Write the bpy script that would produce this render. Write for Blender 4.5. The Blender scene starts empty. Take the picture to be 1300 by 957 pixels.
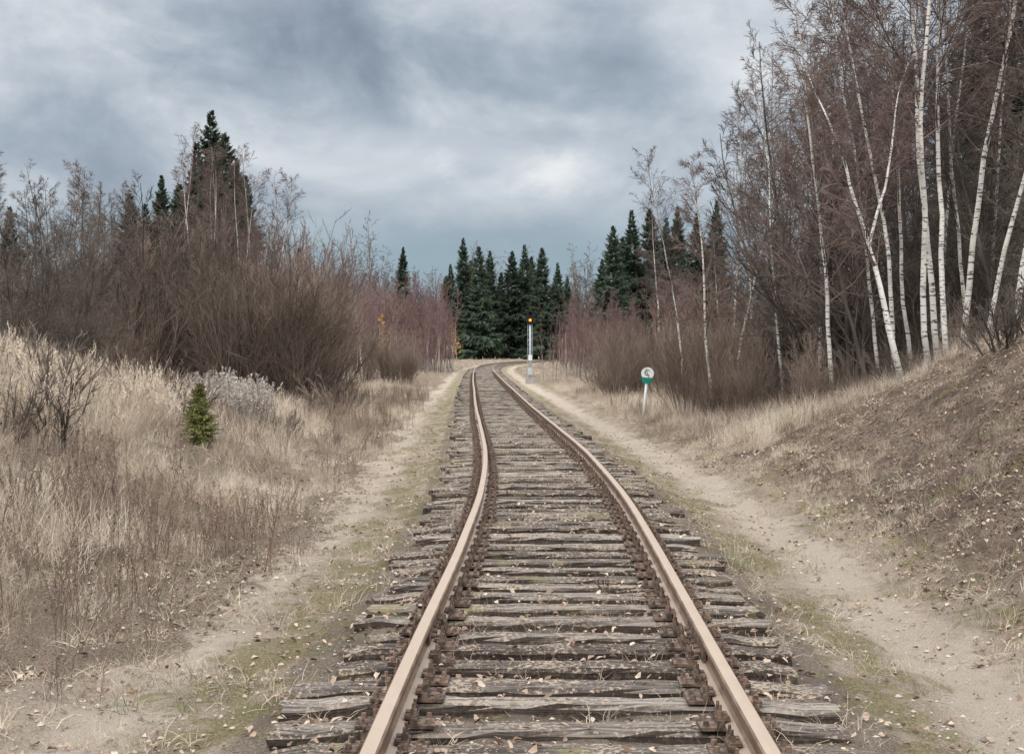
import bpy, math, numpy as np
from mathutils import Vector
rng = np.random.default_rng(7)
scene = bpy.context.scene
scene.view_settings.view_transform = 'Standard'
scene.view_settings.look = 'None'
scene.view_settings.exposure = 0
F = 1800.0
CAMZ = 1.88

# ------------------------------------------------------------------ helpers
def link(o, parent=None):
    scene.collection.objects.link(o)
    if parent: o.parent = parent
    return o

def empty(name, loc=(0,0,0)):
    e = bpy.data.objects.new(name, None); e.location = loc; e.empty_display_size = .2
    return link(e)

class MB:
    def __init__(s): s.V=[]; s.Q=[]; s.T=[]; s.mq=[]; s.mt=[]; s.n=0
    def add(s, V, Q=None, T=None, m=0):
        V=np.asarray(V,float).reshape(-1,3)
        if Q is not None and len(Q):
            Q=np.asarray(Q,int).reshape(-1,4)+s.n; s.Q.append(Q); s.mq.append(np.full(len(Q),m))
        if T is not None and len(T):
            T=np.asarray(T,int).reshape(-1,3)+s.n; s.T.append(T); s.mt.append(np.full(len(T),m))
        s.V.append(V); s.n+=len(V)
    def tubes(s, pts, rad, k=3, m=0, cap=False):
        N,n,_=pts.shape
        T=np.gradient(pts,axis=1); T/= (np.linalg.norm(T,axis=2,keepdims=True)+1e-9)
        ref=rng.normal(size=(N,1,3)); ref[:,:,2]*=.15; ref/=np.linalg.norm(ref,axis=2,keepdims=True)
        A=np.cross(T,np.broadcast_to(ref,T.shape)); A/=(np.linalg.norm(A,axis=2,keepdims=True)+1e-9)
        B=np.cross(T,A)
        a=np.arange(k)*2*math.pi/k
        V=pts[:,:,None,:]+rad[:,:,None,None]*(A[:,:,None,:]*np.cos(a)[None,None,:,None]+B[:,:,None,:]*np.sin(a)[None,None,:,None])
        idx=np.arange(N*n*k).reshape(N,n,k)
        i0=idx[:,:-1,:]; i1=idx[:,1:,:]
        if k==2: Q=np.stack([i0[...,0],i0[...,1],i1[...,1],i1[...,0]],-1).reshape(-1,4)
        else: Q=np.stack([i0,np.roll(i0,-1,2),np.roll(i1,-1,2),i1],-1).reshape(-1,4)
        s.add(V.reshape(-1,3),Q,None,m)
    def box(s, c, d, m=0, rotz=0.0):
        c=np.array(c,float); d=np.array(d,float)/2
        v=np.array([[x,y,z] for x in(-1,1) for y in(-1,1) for z in(-1,1)])*d
        if rotz:
            cs,sn=math.cos(rotz),math.sin(rotz); v=np.stack([v[:,0]*cs-v[:,1]*sn,v[:,0]*sn+v[:,1]*cs,v[:,2]],1)
        s.add(v+c,[[0,1,3,2],[4,6,7,5],[0,4,5,1],[2,3,7,6],[0,2,6,4],[1,5,7,3]],None,m)
    def cyl(s, p0, p1, r0, r1, k=16, m=0):
        p0=np.array(p0,float);p1=np.array(p1,float);t=p1-p0;t/=np.linalg.norm(t)
        ref=np.array([0,0,1.]) if abs(t[2])<.9 else np.array([1.,0,0])
        A=np.cross(t,ref);A/=np.linalg.norm(A);B=np.cross(t,A)
        a=np.arange(k)*2*math.pi/k
        ring=A*np.cos(a)[:,None]+B*np.sin(a)[:,None]
        V=np.concatenate([p0+ring*r0,p1+ring*r1,[p0],[p1]])
        Q=[[i,(i+1)%k,k+(i+1)%k,k+i] for i in range(k)]
        T=[[2*k,(i+1)%k,i] for i in range(k)]+[[2*k+1,k+i,k+(i+1)%k] for i in range(k)]
        s.add(V,Q,T,m)
    def mesh(s, name, mats, smooth=False):
        V=np.concatenate(s.V)
        Q=np.concatenate(s.Q) if s.Q else np.zeros((0,4),int); T=np.concatenate(s.T) if s.T else np.zeros((0,3),int)
        mi=np.concatenate((s.mq if s.Q else [])+(s.mt if s.T else [])).astype(np.int32)
        me=bpy.data.meshes.new(name)
        me.vertices.add(len(V)); me.vertices.foreach_set('co',V.astype(np.float32).ravel())
        L=np.concatenate([Q.ravel(),T.ravel()]).astype(np.int32)
        me.loops.add(len(L)); me.loops.foreach_set('vertex_index',L)
        st=np.concatenate([np.arange(len(Q))*4,len(Q)*4+np.arange(len(T))*3]).astype(np.int32)
        me.polygons.add(len(st)); me.polygons.foreach_set('loop_start',st)
        me.polygons.foreach_set('material_index',mi)
        me.polygons.foreach_set('use_smooth',np.full(len(st),smooth))
        for m in mats: me.materials.append(m)
        me.update(calc_edges=True); me.validate()
        return me
    def obj(s,name,mats,smooth=False,parent=None,linkit=True):
        o=bpy.data.objects.new(name,s.mesh(name,mats,smooth))
        if linkit: link(o,parent)
        return o

def hash2(ix,iy,seed):
    h=(ix.astype(np.int64)*374761393+iy.astype(np.int64)*668265263+seed*1442695041)&0x7fffffff
    h=((h^(h>>13))*1274126177)&0x7fffffff
    return ((h^(h>>16))&0xffff)/65535.0
def vn(x,y,seed=0):
    x=np.asarray(x,float);y=np.asarray(y,float)
    ix=np.floor(x);iy=np.floor(y);fx=x-ix;fy=y-iy
    fx=fx*fx*(3-2*fx);fy=fy*fy*(3-2*fy)
    a=hash2(ix,iy,seed);b=hash2(ix+1,iy,seed);c=hash2(ix,iy+1,seed);d=hash2(ix+1,iy+1,seed)
    return (a*(1-fx)+b*fx)*(1-fy)+(c*(1-fx)+d*fx)*fy
def fbm(x,y,seed=0,o=3):
    s=0;a=.5
    for i in range(o): s=s+a*vn(x*2**i,y*2**i,seed+i); a*=.5
    return s/(1-.5**o)
def sst(a,b,x):
    t=np.clip((np.asarray(x,float)-a)/(b-a),0,1); return t*t*(3-2*t)

# ------------------------------------------------------------------ materials
class N:
    def __init__(s,name):
        s.mat=bpy.data.materials.new(name); s.mat.use_nodes=True; s.t=s.mat.node_tree
        s.b=s.t.nodes['Principled BSDF']; s.b.inputs['Roughness'].default_value=.85
        s.b.inputs['Specular IOR Level'].default_value=.2
    def new(s,t,**k):
        n=s.t.nodes.new(t)
        for a,b in k.items(): setattr(n,a,b)
        return n
    def put(s,sock,v):
        if isinstance(v,bpy.types.NodeSocket): s.t.links.new(v,sock)
        else: sock.default_value=v if not isinstance(v,tuple) or len(v)!=3 or sock.type!='RGBA' else (*v,1)
    def coord(s,scale=(1,1,1),kind='Object'):
        c=s.new('ShaderNodeTexCoord'); m=s.new('ShaderNodeMapping'); s.put(m.inputs['Vector'],c.outputs[kind]); m.inputs['Scale'].default_value=scale
        return m.outputs[0]
    def noise(s,scale,detail=4,vec=None,rough=.55,dist=0.):
        n=s.new('ShaderNodeTexNoise'); n.inputs['Scale'].default_value=scale; n.inputs['Detail'].default_value=detail
        n.inputs['Roughness'].default_value=rough; n.inputs['Distortion'].default_value=dist
        s.put(n.inputs['Vector'],vec if vec is not None else s.coord()); return n.outputs['Fac']
    def rng(s,v,a,b,c=0.,d=1.):
        n=s.new('ShaderNodeMapRange'); n.interpolation_type='SMOOTHSTEP'
        s.put(n.inputs['Value'],v)
        for i,x in zip(('From Min','From Max','To Min','To Max'),(a,b,c,d)): n.inputs[i].default_value=x
        return n.outputs[0]
    def ramp(s,v,stops):
        n=s.new('ShaderNodeValToRGB'); e=n.color_ramp.elements
        while len(e)<len(stops): e.new(.5)
        for i,(p,c) in enumerate(stops): e[i].position=p; e[i].color=(*c,1)
        s.put(n.inputs[0],v); return n.outputs[0]
    def mix(s,f,a,b,mode='MIX'):
        n=s.new('ShaderNodeMix',data_type='RGBA',blend_type=mode)
        s.put(n.inputs[0],f); s.put(n.inputs[6],a); s.put(n.inputs[7],b); return n.outputs[2]
    def m(s,op,a,b=0.):
        n=s.new('ShaderNodeMath',operation=op); s.put(n.inputs[0],a); s.put(n.inputs[1],b); return n.outputs[0]
    def attr(s,name,out='Fac'):
        n=s.new('ShaderNodeAttribute',attribute_name=name); return n.outputs[out]
    def rand(s):
        # per object / instance random, plus the per-plant 'tint' carried by merged masses
        return s.m('FRACT',s.m('ADD',s.new('ShaderNodeObjectInfo').outputs['Random'],s.attr('tint')))
    def bump(s,h,st=.5,d=.02):
        n=s.new('ShaderNodeBump'); n.inputs['Strength'].default_value=st; n.inputs['Distance'].default_value=d
        s.put(n.inputs['Height'],h); s.put(s.b.inputs['Normal'],n.outputs[0])
    def col(s,c): s.put(s.b.inputs['Base Color'],c)

def m_simple(name,c1,c2,scale=6,rough=.85,inst=True,detail=3):
    n=N(name)
    f=n.noise(scale,detail); f=n.rng(f,.3,.7); c=n.mix(f,c1,c2)
    if inst:
        r=n.rng(n.rand(),0,1,.72,1.28); 
        hc=n.new('ShaderNodeHueSaturation'); n.put(hc.inputs['Value'],r); n.put(hc.inputs['Color'],c); c=hc.outputs[0]
    n.col(c); n.b.inputs['Roughness'].default_value=rough
    return n.mat

M={}
M['twig_birch']=m_simple('birch_twig_bark',(.12,.082,.07),(.185,.135,.118),1,detail=0)
M['twig_shrub']=m_simple('willow_twig_bark',(.145,.105,.083),(.245,.185,.15),.5,detail=0)
M['twig_red']=m_simple('young_birch_twig_bark',(.165,.098,.093),(.25,.16,.148),.25,detail=0)
M['twig_dark']=m_simple('alder_bark',(.085,.066,.055),(.17,.135,.112),1,detail=0)
M['pale_stem']=m_simple('young_birch_stem_bark',(.46,.41,.37),(.22,.165,.14),1.2,detail=0)
n=N('birch_white_bark')
f=n.noise(1,3,n.coord((5,5,26)),.6); f2=n.noise(1,1,n.coord((1.2,1.2,1.5)))
c=n.mix(n.rng(f,.54,.62),(.72,.68,.62),(.06,.05,.045)); c=n.mix(n.rng(f2,.5,.7,0,.5),c,(.33,.28,.25))
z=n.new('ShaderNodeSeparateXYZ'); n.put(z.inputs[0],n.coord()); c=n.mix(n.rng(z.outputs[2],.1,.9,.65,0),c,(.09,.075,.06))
c=n.mix(n.rng(z.outputs[2],7.,12.,0,.75),c,(.17,.12,.11))
n.col(c); M['birch']=n.mat
n=N('spruce_needles'); f=n.noise(1.3,2); c=n.ramp(f,[(.3,(.030,.048,.034)),(.5,(.060,.090,.058)),(.7,(.105,.14,.085))])
hc=n.new('ShaderNodeHueSaturation'); n.put(hc.inputs['Value'],n.rng(n.rand(),0,1,.75,1.25)); n.put(hc.inputs['Color'],c); n.col(hc.outputs[0]); M['spruce']=n.mat
M['spruce_trunk']=m_simple('spruce_bark',(.1,.07,.055),(.18,.13,.1),6,detail=1)
M['young_green']=m_simple('young_spruce_needles',(.17,.19,.06),(.33,.33,.12),5)
M['yellow_leaf']=m_simple('yellow_birch_leaves',(.42,.22,.06),(.55,.34,.1),2)
n=N('dry_grass_blades'); r=n.attr('tint'); c=n.ramp(r,[(0,(.20,.15,.115)),(.22,(.36,.28,.215)),(.45,(.53,.43,.335)),(.75,(.66,.555,.44)),(1,(.74,.645,.53))])
n.col(c); M['grass']=n.mat
M['grass_green']=m_simple('green_grass_blades',(.15,.18,.07),(.27,.27,.13),4,detail=0)
M['grass_short']=m_simple('short_dry_grass_blades',(.36,.285,.215),(.58,.49,.38),4,detail=0)
M['weed']=m_simple('dead_weed_stalks',(.16,.11,.085),(.29,.21,.165),5,detail=0)
M['fluff']=m_simple('seed_fluff',(.42,.37,.325),(.58,.525,.47),8,detail=0)
n=N('reed_plume'); r=n.attr('tint'); c=n.ramp(r,[(0,(.38,.295,.22)),(.5,(.56,.45,.35)),(1,(.70,.59,.47))]); n.col(c); M['plume']=n.mat

# ground
n=N('ground_soil')
zone=n.attr('zone','Color'); sp=n.new('ShaderNodeSeparateColor'); n.put(sp.inputs[0],zone)
sand,leaf,trk=sp.outputs[0],sp.outputs[1],sp.outputs[2]; worn=n.attr('worn')
nf=n.noise(60,4,rough=.7); nm=n.noise(6,5,rough=.68); nl=n.noise(1.1,4,rough=.6); vf=n.noise(190,1)
sandc=n.mix(n.rng(nf,.3,.7),(.29,.222,.17),(.60,.475,.37)); sandc=n.mix(n.rng(nm,.4,.62,0,.6),sandc,(.50,.39,.30))
w1=n.rng(n.m('ADD',worn,n.m('MULTIPLY',n.m('SUBTRACT',nm,.5),1.6)),.2,.8)
sandc=n.mix(n.m('MULTIPLY',w1,.75),sandc,(.66,.54,.43))
sandc=n.mix(n.m('MULTIPLY',n.rng(nl,.46,.66,0,.65),n.rng(worn,.2,.8,1,.25)),sandc,(.23,.175,.13))
sandc=n.mix(n.rng(vf,.58,.70,0,.8),sandc,(.14,.105,.08))
soil=n.mix(n.rng(nf,.35,.65),(.14,.10,.075),(.42,.325,.24))
soil=n.mix(n.rng(nl,.4,.6,0,.6),soil,(.22,.165,.115))
vor=n.new('ShaderNodeTexVoronoi'); vor.inputs['Scale'].default_value=24; n.put(vor.inputs['Vector'],n.coord())
lc=n.new('ShaderNodeSeparateColor'); n.put(lc.inputs[0],vor.outputs['Color'])
leafc=n.ramp(lc.outputs[0],[(0,(.12,.078,.056)),(.4,(.27,.18,.13)),(.7,(.36,.26,.20)),(1,(.47,.365,.285))])
leafc=n.mix(n.rng(nf,.35,.6,.0,.6),leafc,(.16,.11,.082))
leafc=n.mix(n.rng(nl,.42,.62,0,.7),leafc,(.11,.078,.06))
track=n.mix(n.rng(nf,.3,.7),(.11,.082,.062),(.37,.29,.22)); track=n.mix(n.rng(nl,.4,.6,0,.6),track,(.12,.09,.07))
s1=n.m('ADD',sand,n.m('MULTIPLY',n.m('SUBTRACT',nm,.5),1.3)); s1=n.m('ADD',s1,n.m('MULTIPLY',n.m('SUBTRACT',nl,.5),1.0))
c=n.mix(n.rng(s1,.3,.6),soil,sandc)
l1=n.m('ADD',leaf,n.m('MULTIPLY',n.m('SUBTRACT',nm,.5),.8)); c=n.mix(n.rng(l1,.35,.6),c,leafc)
c=n.mix(n.rng(n.m('ADD',trk,n.m('MULTIPLY',n.m('SUBTRACT',nm,.5),.5)),.35,.65,0,.85),c,track)
mo=n.attr('moss'); mm=n.m('ADD',n.m('MULTIPLY',mo,.15),n.m('ADD',n.m('MULTIPLY',nm,.6),n.m('MULTIPLY',nl,.4)))
mossc=n.mix(n.rng(nf,.35,.65),(.115,.092,.035),(.35,.30,.125))
c=n.mix(n.m('MULTIPLY',n.rng(mm,.59,.675,0,.8),n.rng(vf,.3,.55,.45,1.)),c,mossc)
n.col(c); n.b.inputs['Roughness'].default_value=.95
hh=n.m('ADD',nf,n.m('MULTIPLY',nm,1.1)); n.bump(hh,1.,.06); M['ground']=n.mat

# wood
n=N('weathered_sleeper_wood')
rnd=n.attr('rnd','Color'); sp=n.new('ShaderNodeSeparateColor'); n.put(sp.inputs[0],rnd)
vo=n.new('ShaderNodeCombineXYZ'); n.put(vo.inputs[2],n.m('MULTIPLY',sp.outputs[0],37.)); n.put(vo.inputs[0],n.m('MULTIPLY',sp.outputs[1],20.))
va=n.new('ShaderNodeVectorMath',operation='ADD'); n.put(va.inputs[0],n.coord((1.6,34,34))); n.put(va.inputs[1],vo.outputs[0])
g=n.noise(1,5,va.outputs[0],.65,.4); nb=n.noise(3,3); ns=n.noise(40,3,rough=.7)
base=n.ramp(sp.outputs[0],[(0,(.08,.058,.046)),(.3,(.15,.118,.098)),(.7,(.25,.205,.172)),(1,(.37,.315,.27))])
dark=n.mix(.78,base,(.022,.016,.013))
c=n.mix(n.rng(g,.39,.60),dark,base); c=n.mix(n.rng(nb,.42,.66,0,.7),c,(.10,.072,.055))
c=n.mix(n.rng(n.m('ADD',ns,n.m('MULTIPLY',nb,.5)),.76,.87,0,.8),c,(.42,.335,.26))
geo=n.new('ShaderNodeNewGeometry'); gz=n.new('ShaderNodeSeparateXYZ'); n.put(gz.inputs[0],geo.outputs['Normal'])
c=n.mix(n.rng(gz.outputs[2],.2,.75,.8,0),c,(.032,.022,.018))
mo=n.m('ADD',n.noise(2.2,3),n.m('MULTIPLY',sp.outputs[2],.18)); c=n.mix(n.rng(mo,.69,.81,0,.55),c,(.22,.19,.085))
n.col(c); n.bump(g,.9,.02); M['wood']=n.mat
# rail steel
n=N('rusty_rail_steel'); a=n.noise(9,4,n.coord((1,.35,1)),.65); b=n.noise(120,2)
c=n.mix(n.rng(a,.3,.7),(.16,.10,.07),(.31,.215,.155)); c=n.mix(n.rng(b,.5,.75,0,.5),c,(.115,.07,.048))
geo=n.new('ShaderNodeNewGeometry'); gz=n.new('ShaderNodeSeparateXYZ'); n.put(gz.inputs[0],geo.outputs['Normal'])
c=n.mix(n.rng(gz.outputs[2],.75,.98,0,.75),c,(.46,.355,.275)); n.col(c)
n.b.inputs['Roughness'].default_value=.5; n.b.inputs['Metallic'].default_value=.1; M['rail']=n.mat
M['rust']=m_simple('rusty_fastening_steel',(.065,.047,.038),(.21,.14,.105),25,.8,False,1)
M['stone']=m_simple('pebble_stone',(.20,.165,.14),(.55,.46,.385),7,.8,False,0)
M['white']=m_simple('white_paint',(.72,.73,.72),(.82,.83,.82),20,.5,False)
M['green']=m_simple('green_paint',(.01,.18,.14),(.015,.25,.19),20,.5,False)
M['black']=m_simple('black_paint',(.012,.012,.013),(.03,.03,.03),20,.5,False)
M['galv']=m_simple('pale_mast_paint',(.40,.43,.45),(.55,.58,.6),12,.5,False)
M['concrete']=m_simple('concrete',(.3,.29,.27),(.42,.4,.38),9,.9,False)
n=N('lit_amber_lens'); n.col((.8,.25,.02)); n.b.inputs['Emission Color'].default_value=(1,.3,.03,1); n.b.inputs['Emission Strength'].default_value=2.2; M['amber']=n.mat
n=N('leaf_litter'); at=n.attr('rnd','Color'); sp=n.new('ShaderNodeSeparateColor'); n.put(sp.inputs[0],at)
n.col(n.ramp(sp.outputs[0],[(0,(.13,.08,.055)),(.4,(.29,.19,.135)),(.75,(.44,.325,.24)),(1,(.58,.475,.375))])); M['leaf']=n.mat

# ------------------------------------------------------------------ track centreline
CP=np.array([(-.1,-12),(.02,-6),(.14,0.5),(.255,6.8),(.385,12),(.444,16.5),(.37,22.5),(.118,30.3),(-.25,41.1),(-.74,57.6),(-1.46,82.3),(-2.2,112),(-2.62,140),(-2.2,165),(-.8,188),(1.9,210),(6.6,232),(15,256),(28,280),(46,302),(75,326),(110,346)],float)
def catmull(P,k=24):
    out=[]
    for i in range(len(P)-1):
        p0=P[max(i-1,0)];p1=P[i];p2=P[i+1];p3=P[min(i+2,len(P)-1)]
        for t in np.arange(k)/k:
            out.append(.5*((2*p1)+(-p0+p2)*t+(2*p0-5*p1+4*p2-p3)*t*t+(-p0+3*p1-3*p2+p3)*t**3))
    out.append(P[-1]); return np.array(out)
cl=catmull(CP)
ds=np.r_[0,np.cumsum(np.linalg.norm(np.diff(cl,axis=0),axis=1))]
def at_s(s):
    p=np.stack([np.interp(s,ds,cl[:,0]),np.interp(s,ds,cl[:,1])],-1)
    e=.6; a=np.stack([np.interp(s+e,ds,cl[:,0]),np.interp(s+e,ds,cl[:,1])],-1); b=np.stack([np.interp(s-e,ds,cl[:,0]),np.interp(s-e,ds,cl[:,1])],-1)
    t=a-b; t/=np.linalg.norm(t,axis=-1,keepdims=True)
    return p,t
def C(y): return np.interp(y,cl[:,1],cl[:,0])
def off(x,y):
    c=C(y); e=1.0; sl=(C(y+e)-C(y-e))/(2*e)
    return (x-c)/np.sqrt(1+sl*sl)
def H(x,y,fine=True):
    x=np.asarray(x,float);y=np.asarray(y,float)
    o=off(x,y)
    AL=np.interp(y,[-40,0,12,20,26,34,50,80,400],[2.0,2.0,1.9,2.0,1.6,.5,.2,.2,.5])
    AR=np.interp(y,[-40,0,15,22,27,35,50,400],[3.2,3.2,3.0,2.3,1.6,.45,.1,.35])
    tl=np.clip((-o-3.2)/6.2,0,1); tr=np.clip((o-2.9)/5.2,0,1)
    z=AL*(.75*tl*tl*(3-2*tl)+.25*tl)+AR*(.5*tr*tr*(3-2*tr)+.5*tr)
    z=z+np.clip((o-7)/12,0,1)*np.interp(y,[0,25,40,60],[1.,1.2,.5,.2])
    bed=1-sst(1.25,1.95,np.abs(o)); z=z-.06+.11*bed
    verge=sst(1.6,3.0,np.abs(o)); far=sst(3,6,np.abs(o))
    z=z-.06*np.exp(-((o-2.45)/.35)**2)
    z=z+verge*.16*(fbm(x*.6,y*.6,3)-.5)+far*.5*(fbm(x*.16,y*.16,9)-.5)+far*.25*(fbm(x*.7,y*.7,12)-.5)
    z=z+(.12+.08*verge)*(fbm(x*2.6,y*2.6,5,2)-.5)*(1-.2*bed)
    if fine: z=z+(.03+.035*verge)*(fbm(x*8,y*8,21,2)-.5)
    return z

# terrain sheet
def grow_lines(a,step,lim,g=1.12):
    out=[];x=a
    while x<lim: out.append(x); x+=step; step*=g
    out.append(lim); return out
xs=np.arange(-7.5,7.5,.08); xr=np.array(grow_lines(7.5,.12,2500,1.13)); xs=np.r_[-xr[::-1],xs,xr]
ys=np.r_[-np.array(grow_lines(4,1,2500,1.3))[::-1][:-1],[-3.9],np.arange(-3,4,1.),np.arange(4,26,.08),np.arange(26,60,.35),np.arange(60,180,1.2),grow_lines(180,2,3500,1.12)]
ys=np.unique(ys)
X,Y=np.meshgrid(xs,ys); Z=H(X,Y)
fade=1-sst(400,900,np.hypot(X,Y)); Z=Z*fade
idx=np.arange(X.size).reshape(X.shape)
Q=np.stack([idx[:-1,:-1],idx[:-1,1:],idx[1:,1:],idx[1:,:-1]],-1).reshape(-1,4)
b=MB(); b.add(np.stack([X,Y,Z],-1).reshape(-1,3),Q); ground=b.obj('ground',[M['ground']],True)
o=off(X,Y).ravel(); yy=Y.ravel()
edgeL=2.85+.8*(fbm(X.ravel()*.4,yy*.4,31)-.5)*2
sand=(1-sst(edgeL-.7,edgeL+.7,-o))*(1-sst(2.7,3.7,o))
sand=sand*(1-.45*sst(45,110,yy))
leaf=sst(2.9,4.0,o)*(1-sst(28,40,yy))+.35*sst(6,10,np.abs(o))
trk=1-sst(1.35,1.85,np.abs(o))
moss=np.exp(-((o+1.8)/.5)**2)*.9+np.exp(-((o-1.85)/.4)**2)*.9+.5*np.exp(-((o-3.1)/.35)**2)+.2*sst(2.4,4,np.abs(o))+.12
worn=np.exp(-((o-2.4)/.42)**2)+.8*np.exp(-((o+2.45)/.45)**2)
ca=ground.data.color_attributes.new('zone','FLOAT_COLOR','POINT')
ca.data.foreach_set('color',np.stack([sand,leaf,trk,np.ones_like(sand)],-1).astype(np.float32).ravel())
fa=ground.data.attributes.new('moss','FLOAT','POINT'); fa.data.foreach_set('value',moss.astype(np.float32))
fa=ground.data.attributes.new('worn','FLOAT','POINT'); fa.data.foreach_set('value',worn.astype(np.float32))

# ------------------------------------------------------------------ railway track
track=empty('railway_track')
ztop_sl=.125
S=[]; s=.5
while s<ds[-1]-2: S.append(s); s+=.43+rng.normal()*.045
S=np.array(S); nS=len(S)
p,t=at_s(S); ang=np.arctan2(-t[:,0],t[:,1])+rng.normal(size=nS)*.022
Lh=1.34+rng.normal(size=nS)*.06; sh=rng.normal(size=nS)*.04; W=.108+rng.normal(size=nS)*.015
zt=ztop_sl-.012+rng.normal(size=nS)*.008
prof=np.array([(-1,-.14),(-1,-.02),(-.85,0),(-.3,.004),(.3,.004),(.85,0),(1,-.02),(1,-.14)])
nu=19; u=np.linspace(-1,1,nu)
U=u[None,:,None]*Lh[:,None,None]+sh[:,None,None]+np.zeros((1,1,8))
Vv=prof[None,None,:,0]*W[:,None,None]+np.zeros((1,nu,1))
Zz=prof[None,None,:,1]+zt[:,None,None]+np.zeros((1,nu,1))
Vv=Vv+rng.normal(size=Vv.shape)*.007+ (rng.normal(size=(nS,nu,1)).cumsum(1)*.003)
Zz=Zz+rng.normal(size=Zz.shape)*.0045-(np.abs(U)>1.15)*rng.random((nS,1,1))*.03
U=U+(np.abs(u)>.99)[None,:,None]*rng.normal(size=U.shape)*.022
ca_,sa_=np.cos(ang)[:,None,None],np.sin(ang)[:,None,None]
VX=p[:,0][:,None,None]+U*ca_-Vv*sa_; VY=p[:,1][:,None,None]+U*sa_+Vv*ca_
k=8; idx=np.arange(nS*nu*k).reshape(nS,nu,k); i0=idx[:,:-1];i1=idx[:,1:]
Q=np.stack([i0,i1,np.roll(i1,-1,2),np.roll(i0,-1,2)],-1).reshape(-1,4)
c0=idx[:,0];c1=idx[:,-1]
caps=[]
for (a,bb,c,d) in ((0,1,6,7),(1,2,5,6),(2,3,4,5)):
    caps.append(c0[:,[a,bb,c,d]]); caps.append(c1[:,[d,c,bb,a]])
b=MB(); b.add(np.stack([VX,VY,Zz],-1).reshape(-1,3),np.concatenate([Q]+caps)); sl=b.obj('sleepers',[M['wood']],False,track)
r3=np.repeat(rng.random((nS,3)),nu*k,0); ca=sl.data.color_attributes.new('rnd','FLOAT_COLOR','POINT')
ca.data.foreach_set('color',np.c_[r3,np.ones(len(r3))].astype(np.float32).ravel())
# rails
rp=np.array([(-.066,0),(-.066,.010),(-.022,.024),(-.009,.040),(-.009,.105),(-.018,.113),(-.037,.120),(-.038,.142),(-.030,.151),(0,.1535),(.030,.151),(.038,.142),(.037,.120),(.018,.113),(.009,.105),(.009,.040),(.022,.024),(.066,.010),(.066,0)])
zr=ztop_sl+.018
for side,nm in ((-1,'rail_left'),(1,'rail_right')):
    s=np.arange(.3,ds[-1]-1,.4); p,t=at_s(s)
    wob=.004*(vn(s*.35,s*0,40+side)-.5)*2
    cx=side*.798+wob
    nx,ny=t[:,1],-t[:,0]
    o_=cx[:,None]+rp[None,:,0]
    V=np.stack([p[:,0][:,None]+nx[:,None]*o_,p[:,1][:,None]+ny[:,None]*o_,zr+rp[None,:,1]+0*o_+.006*(vn(s*.2,s*0,60)-.5)[:,None]],-1)
    kk=len(rp); idx=np.arange(V.shape[0]*kk).reshape(-1,kk)
    Q=np.stack([idx[:-1],np.roll(idx[:-1],-1,1),np.roll(idx[1:],-1,1),idx[1:]],-1).reshape(-1,4)
    b=MB(); b.add(V.reshape(-1,3),Q); b.obj(nm,[M['rail']],False,track)
# fastenings
tmpl=MB()
tmpl.box((0,0,.007),(.37,.17,.016))
for sx in(-1,1):
    tmpl.box((sx*.088,0,.03),(.035,.16,.03))
    for sy in(-1,1):
        tmpl.box((sx*.072,sy*.04,.047),(.055,.05,.016))
        tmpl.cyl((sx*.088,sy*.04,.05),(sx*.088,sy*.04,.082),.017,.017,6)
        tmpl.cyl((sx*.088,sy*.04,.08),(sx*.088,sy*.04,.11),.009,.008,6)
        tmpl.cyl((sx*.155,sy*.055,.012),(sx*.155,sy*.055,.04),.018,.013,6)
TV=np.concatenate(tmpl.V);TQ=np.concatenate(tmpl.Q);TT=np.concatenate(tmpl.T)
b=MB()
p,t=at_s(S)
sel=np.where(p[:,1]<110)[0]
for side in(-1,1):
    for i in sel:
        a=ang[i]; nx,ny=t[i,1],-t[i,0]
        cx=p[i,0]+nx*side*.798; cy=p[i,1]+ny*side*.798
        V=TV+rng.normal(size=(1,3))*[.006,.006,0]
        X_=cx+V[:,0]*math.cos(a)-V[:,1]*math.sin(a); Y_=cy+V[:,0]*math.sin(a)+V[:,1]*math.cos(a)
        b.add(np.stack([X_,Y_,V[:,2]+ztop_sl],1),TQ,TT)
b.obj('rail_fastenings',[M['rust']],False,track)
# fishplates at joints
b=MB()
for side,slist in((-1,(20.6,45.6,70.6)),(1,(20.2,45.2,70.2))):
    for s_ in slist:
        pp,tt=at_s(np.array([s_])); pp=pp[0];tt=tt[0]; a=math.atan2(-tt[0],tt[1]); nx,ny=tt[1],-tt[0]
        for q in(-1,1):
            oo=side*.798+q*.022; c=(pp[0]+nx*oo,pp[1]+ny*oo)
            b.box((c[0],c[1],zr+.072),(.022,.8,.075),0,a)
            for kx in(-.32,-.19,-.06,.06,.19,.32):
                ce=np.array([c[0]+tt[0]*kx,c[1]+tt[1]*kx,zr+.072]); e=np.array([nx,ny,0])*q*.038
                b.cyl(ce,ce+e,.017,.017,6)
b.obj('fishplates',[M['rust']],False,track)

# ------------------------------------------------------------------ pebbles / leaves / debris
def scatter_pts(n,ox,yr,wfn=None,ypow=2.0):
    y=yr[0]+(yr[1]-yr[0])*rng.random(n)**ypow; o=ox[0]+(ox[1]-ox[0])*rng.random(n); x=C(y)+o
    if wfn is not None:
        k=rng.random(n)<wfn(x,y,o); x,y,o=x[k],y[k],o[k]
    return x,y,o
octv=np.array([[1,0,0],[-1,0,0],[0,1,0],[0,-1,0],[0,0,.7],[0,0,-.7]],float); octf=np.array([[0,2,4],[2,1,4],[1,3,4],[3,0,4],[2,0,5],[1,2,5],[3,1,5],[0,3,5]])
x,y,o=scatter_pts(30000,(-4.5,4.2),(4.5,34),lambda x,y,o:.25+.75*sst(.4,.6,fbm(x*1.5,y*1.5,66)))
r=.004+.016*rng.random(len(x))**3.5
V=octv[None]*r[:,None,None]*(1+.35*rng.normal(size=(len(x),6,3)))
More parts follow.
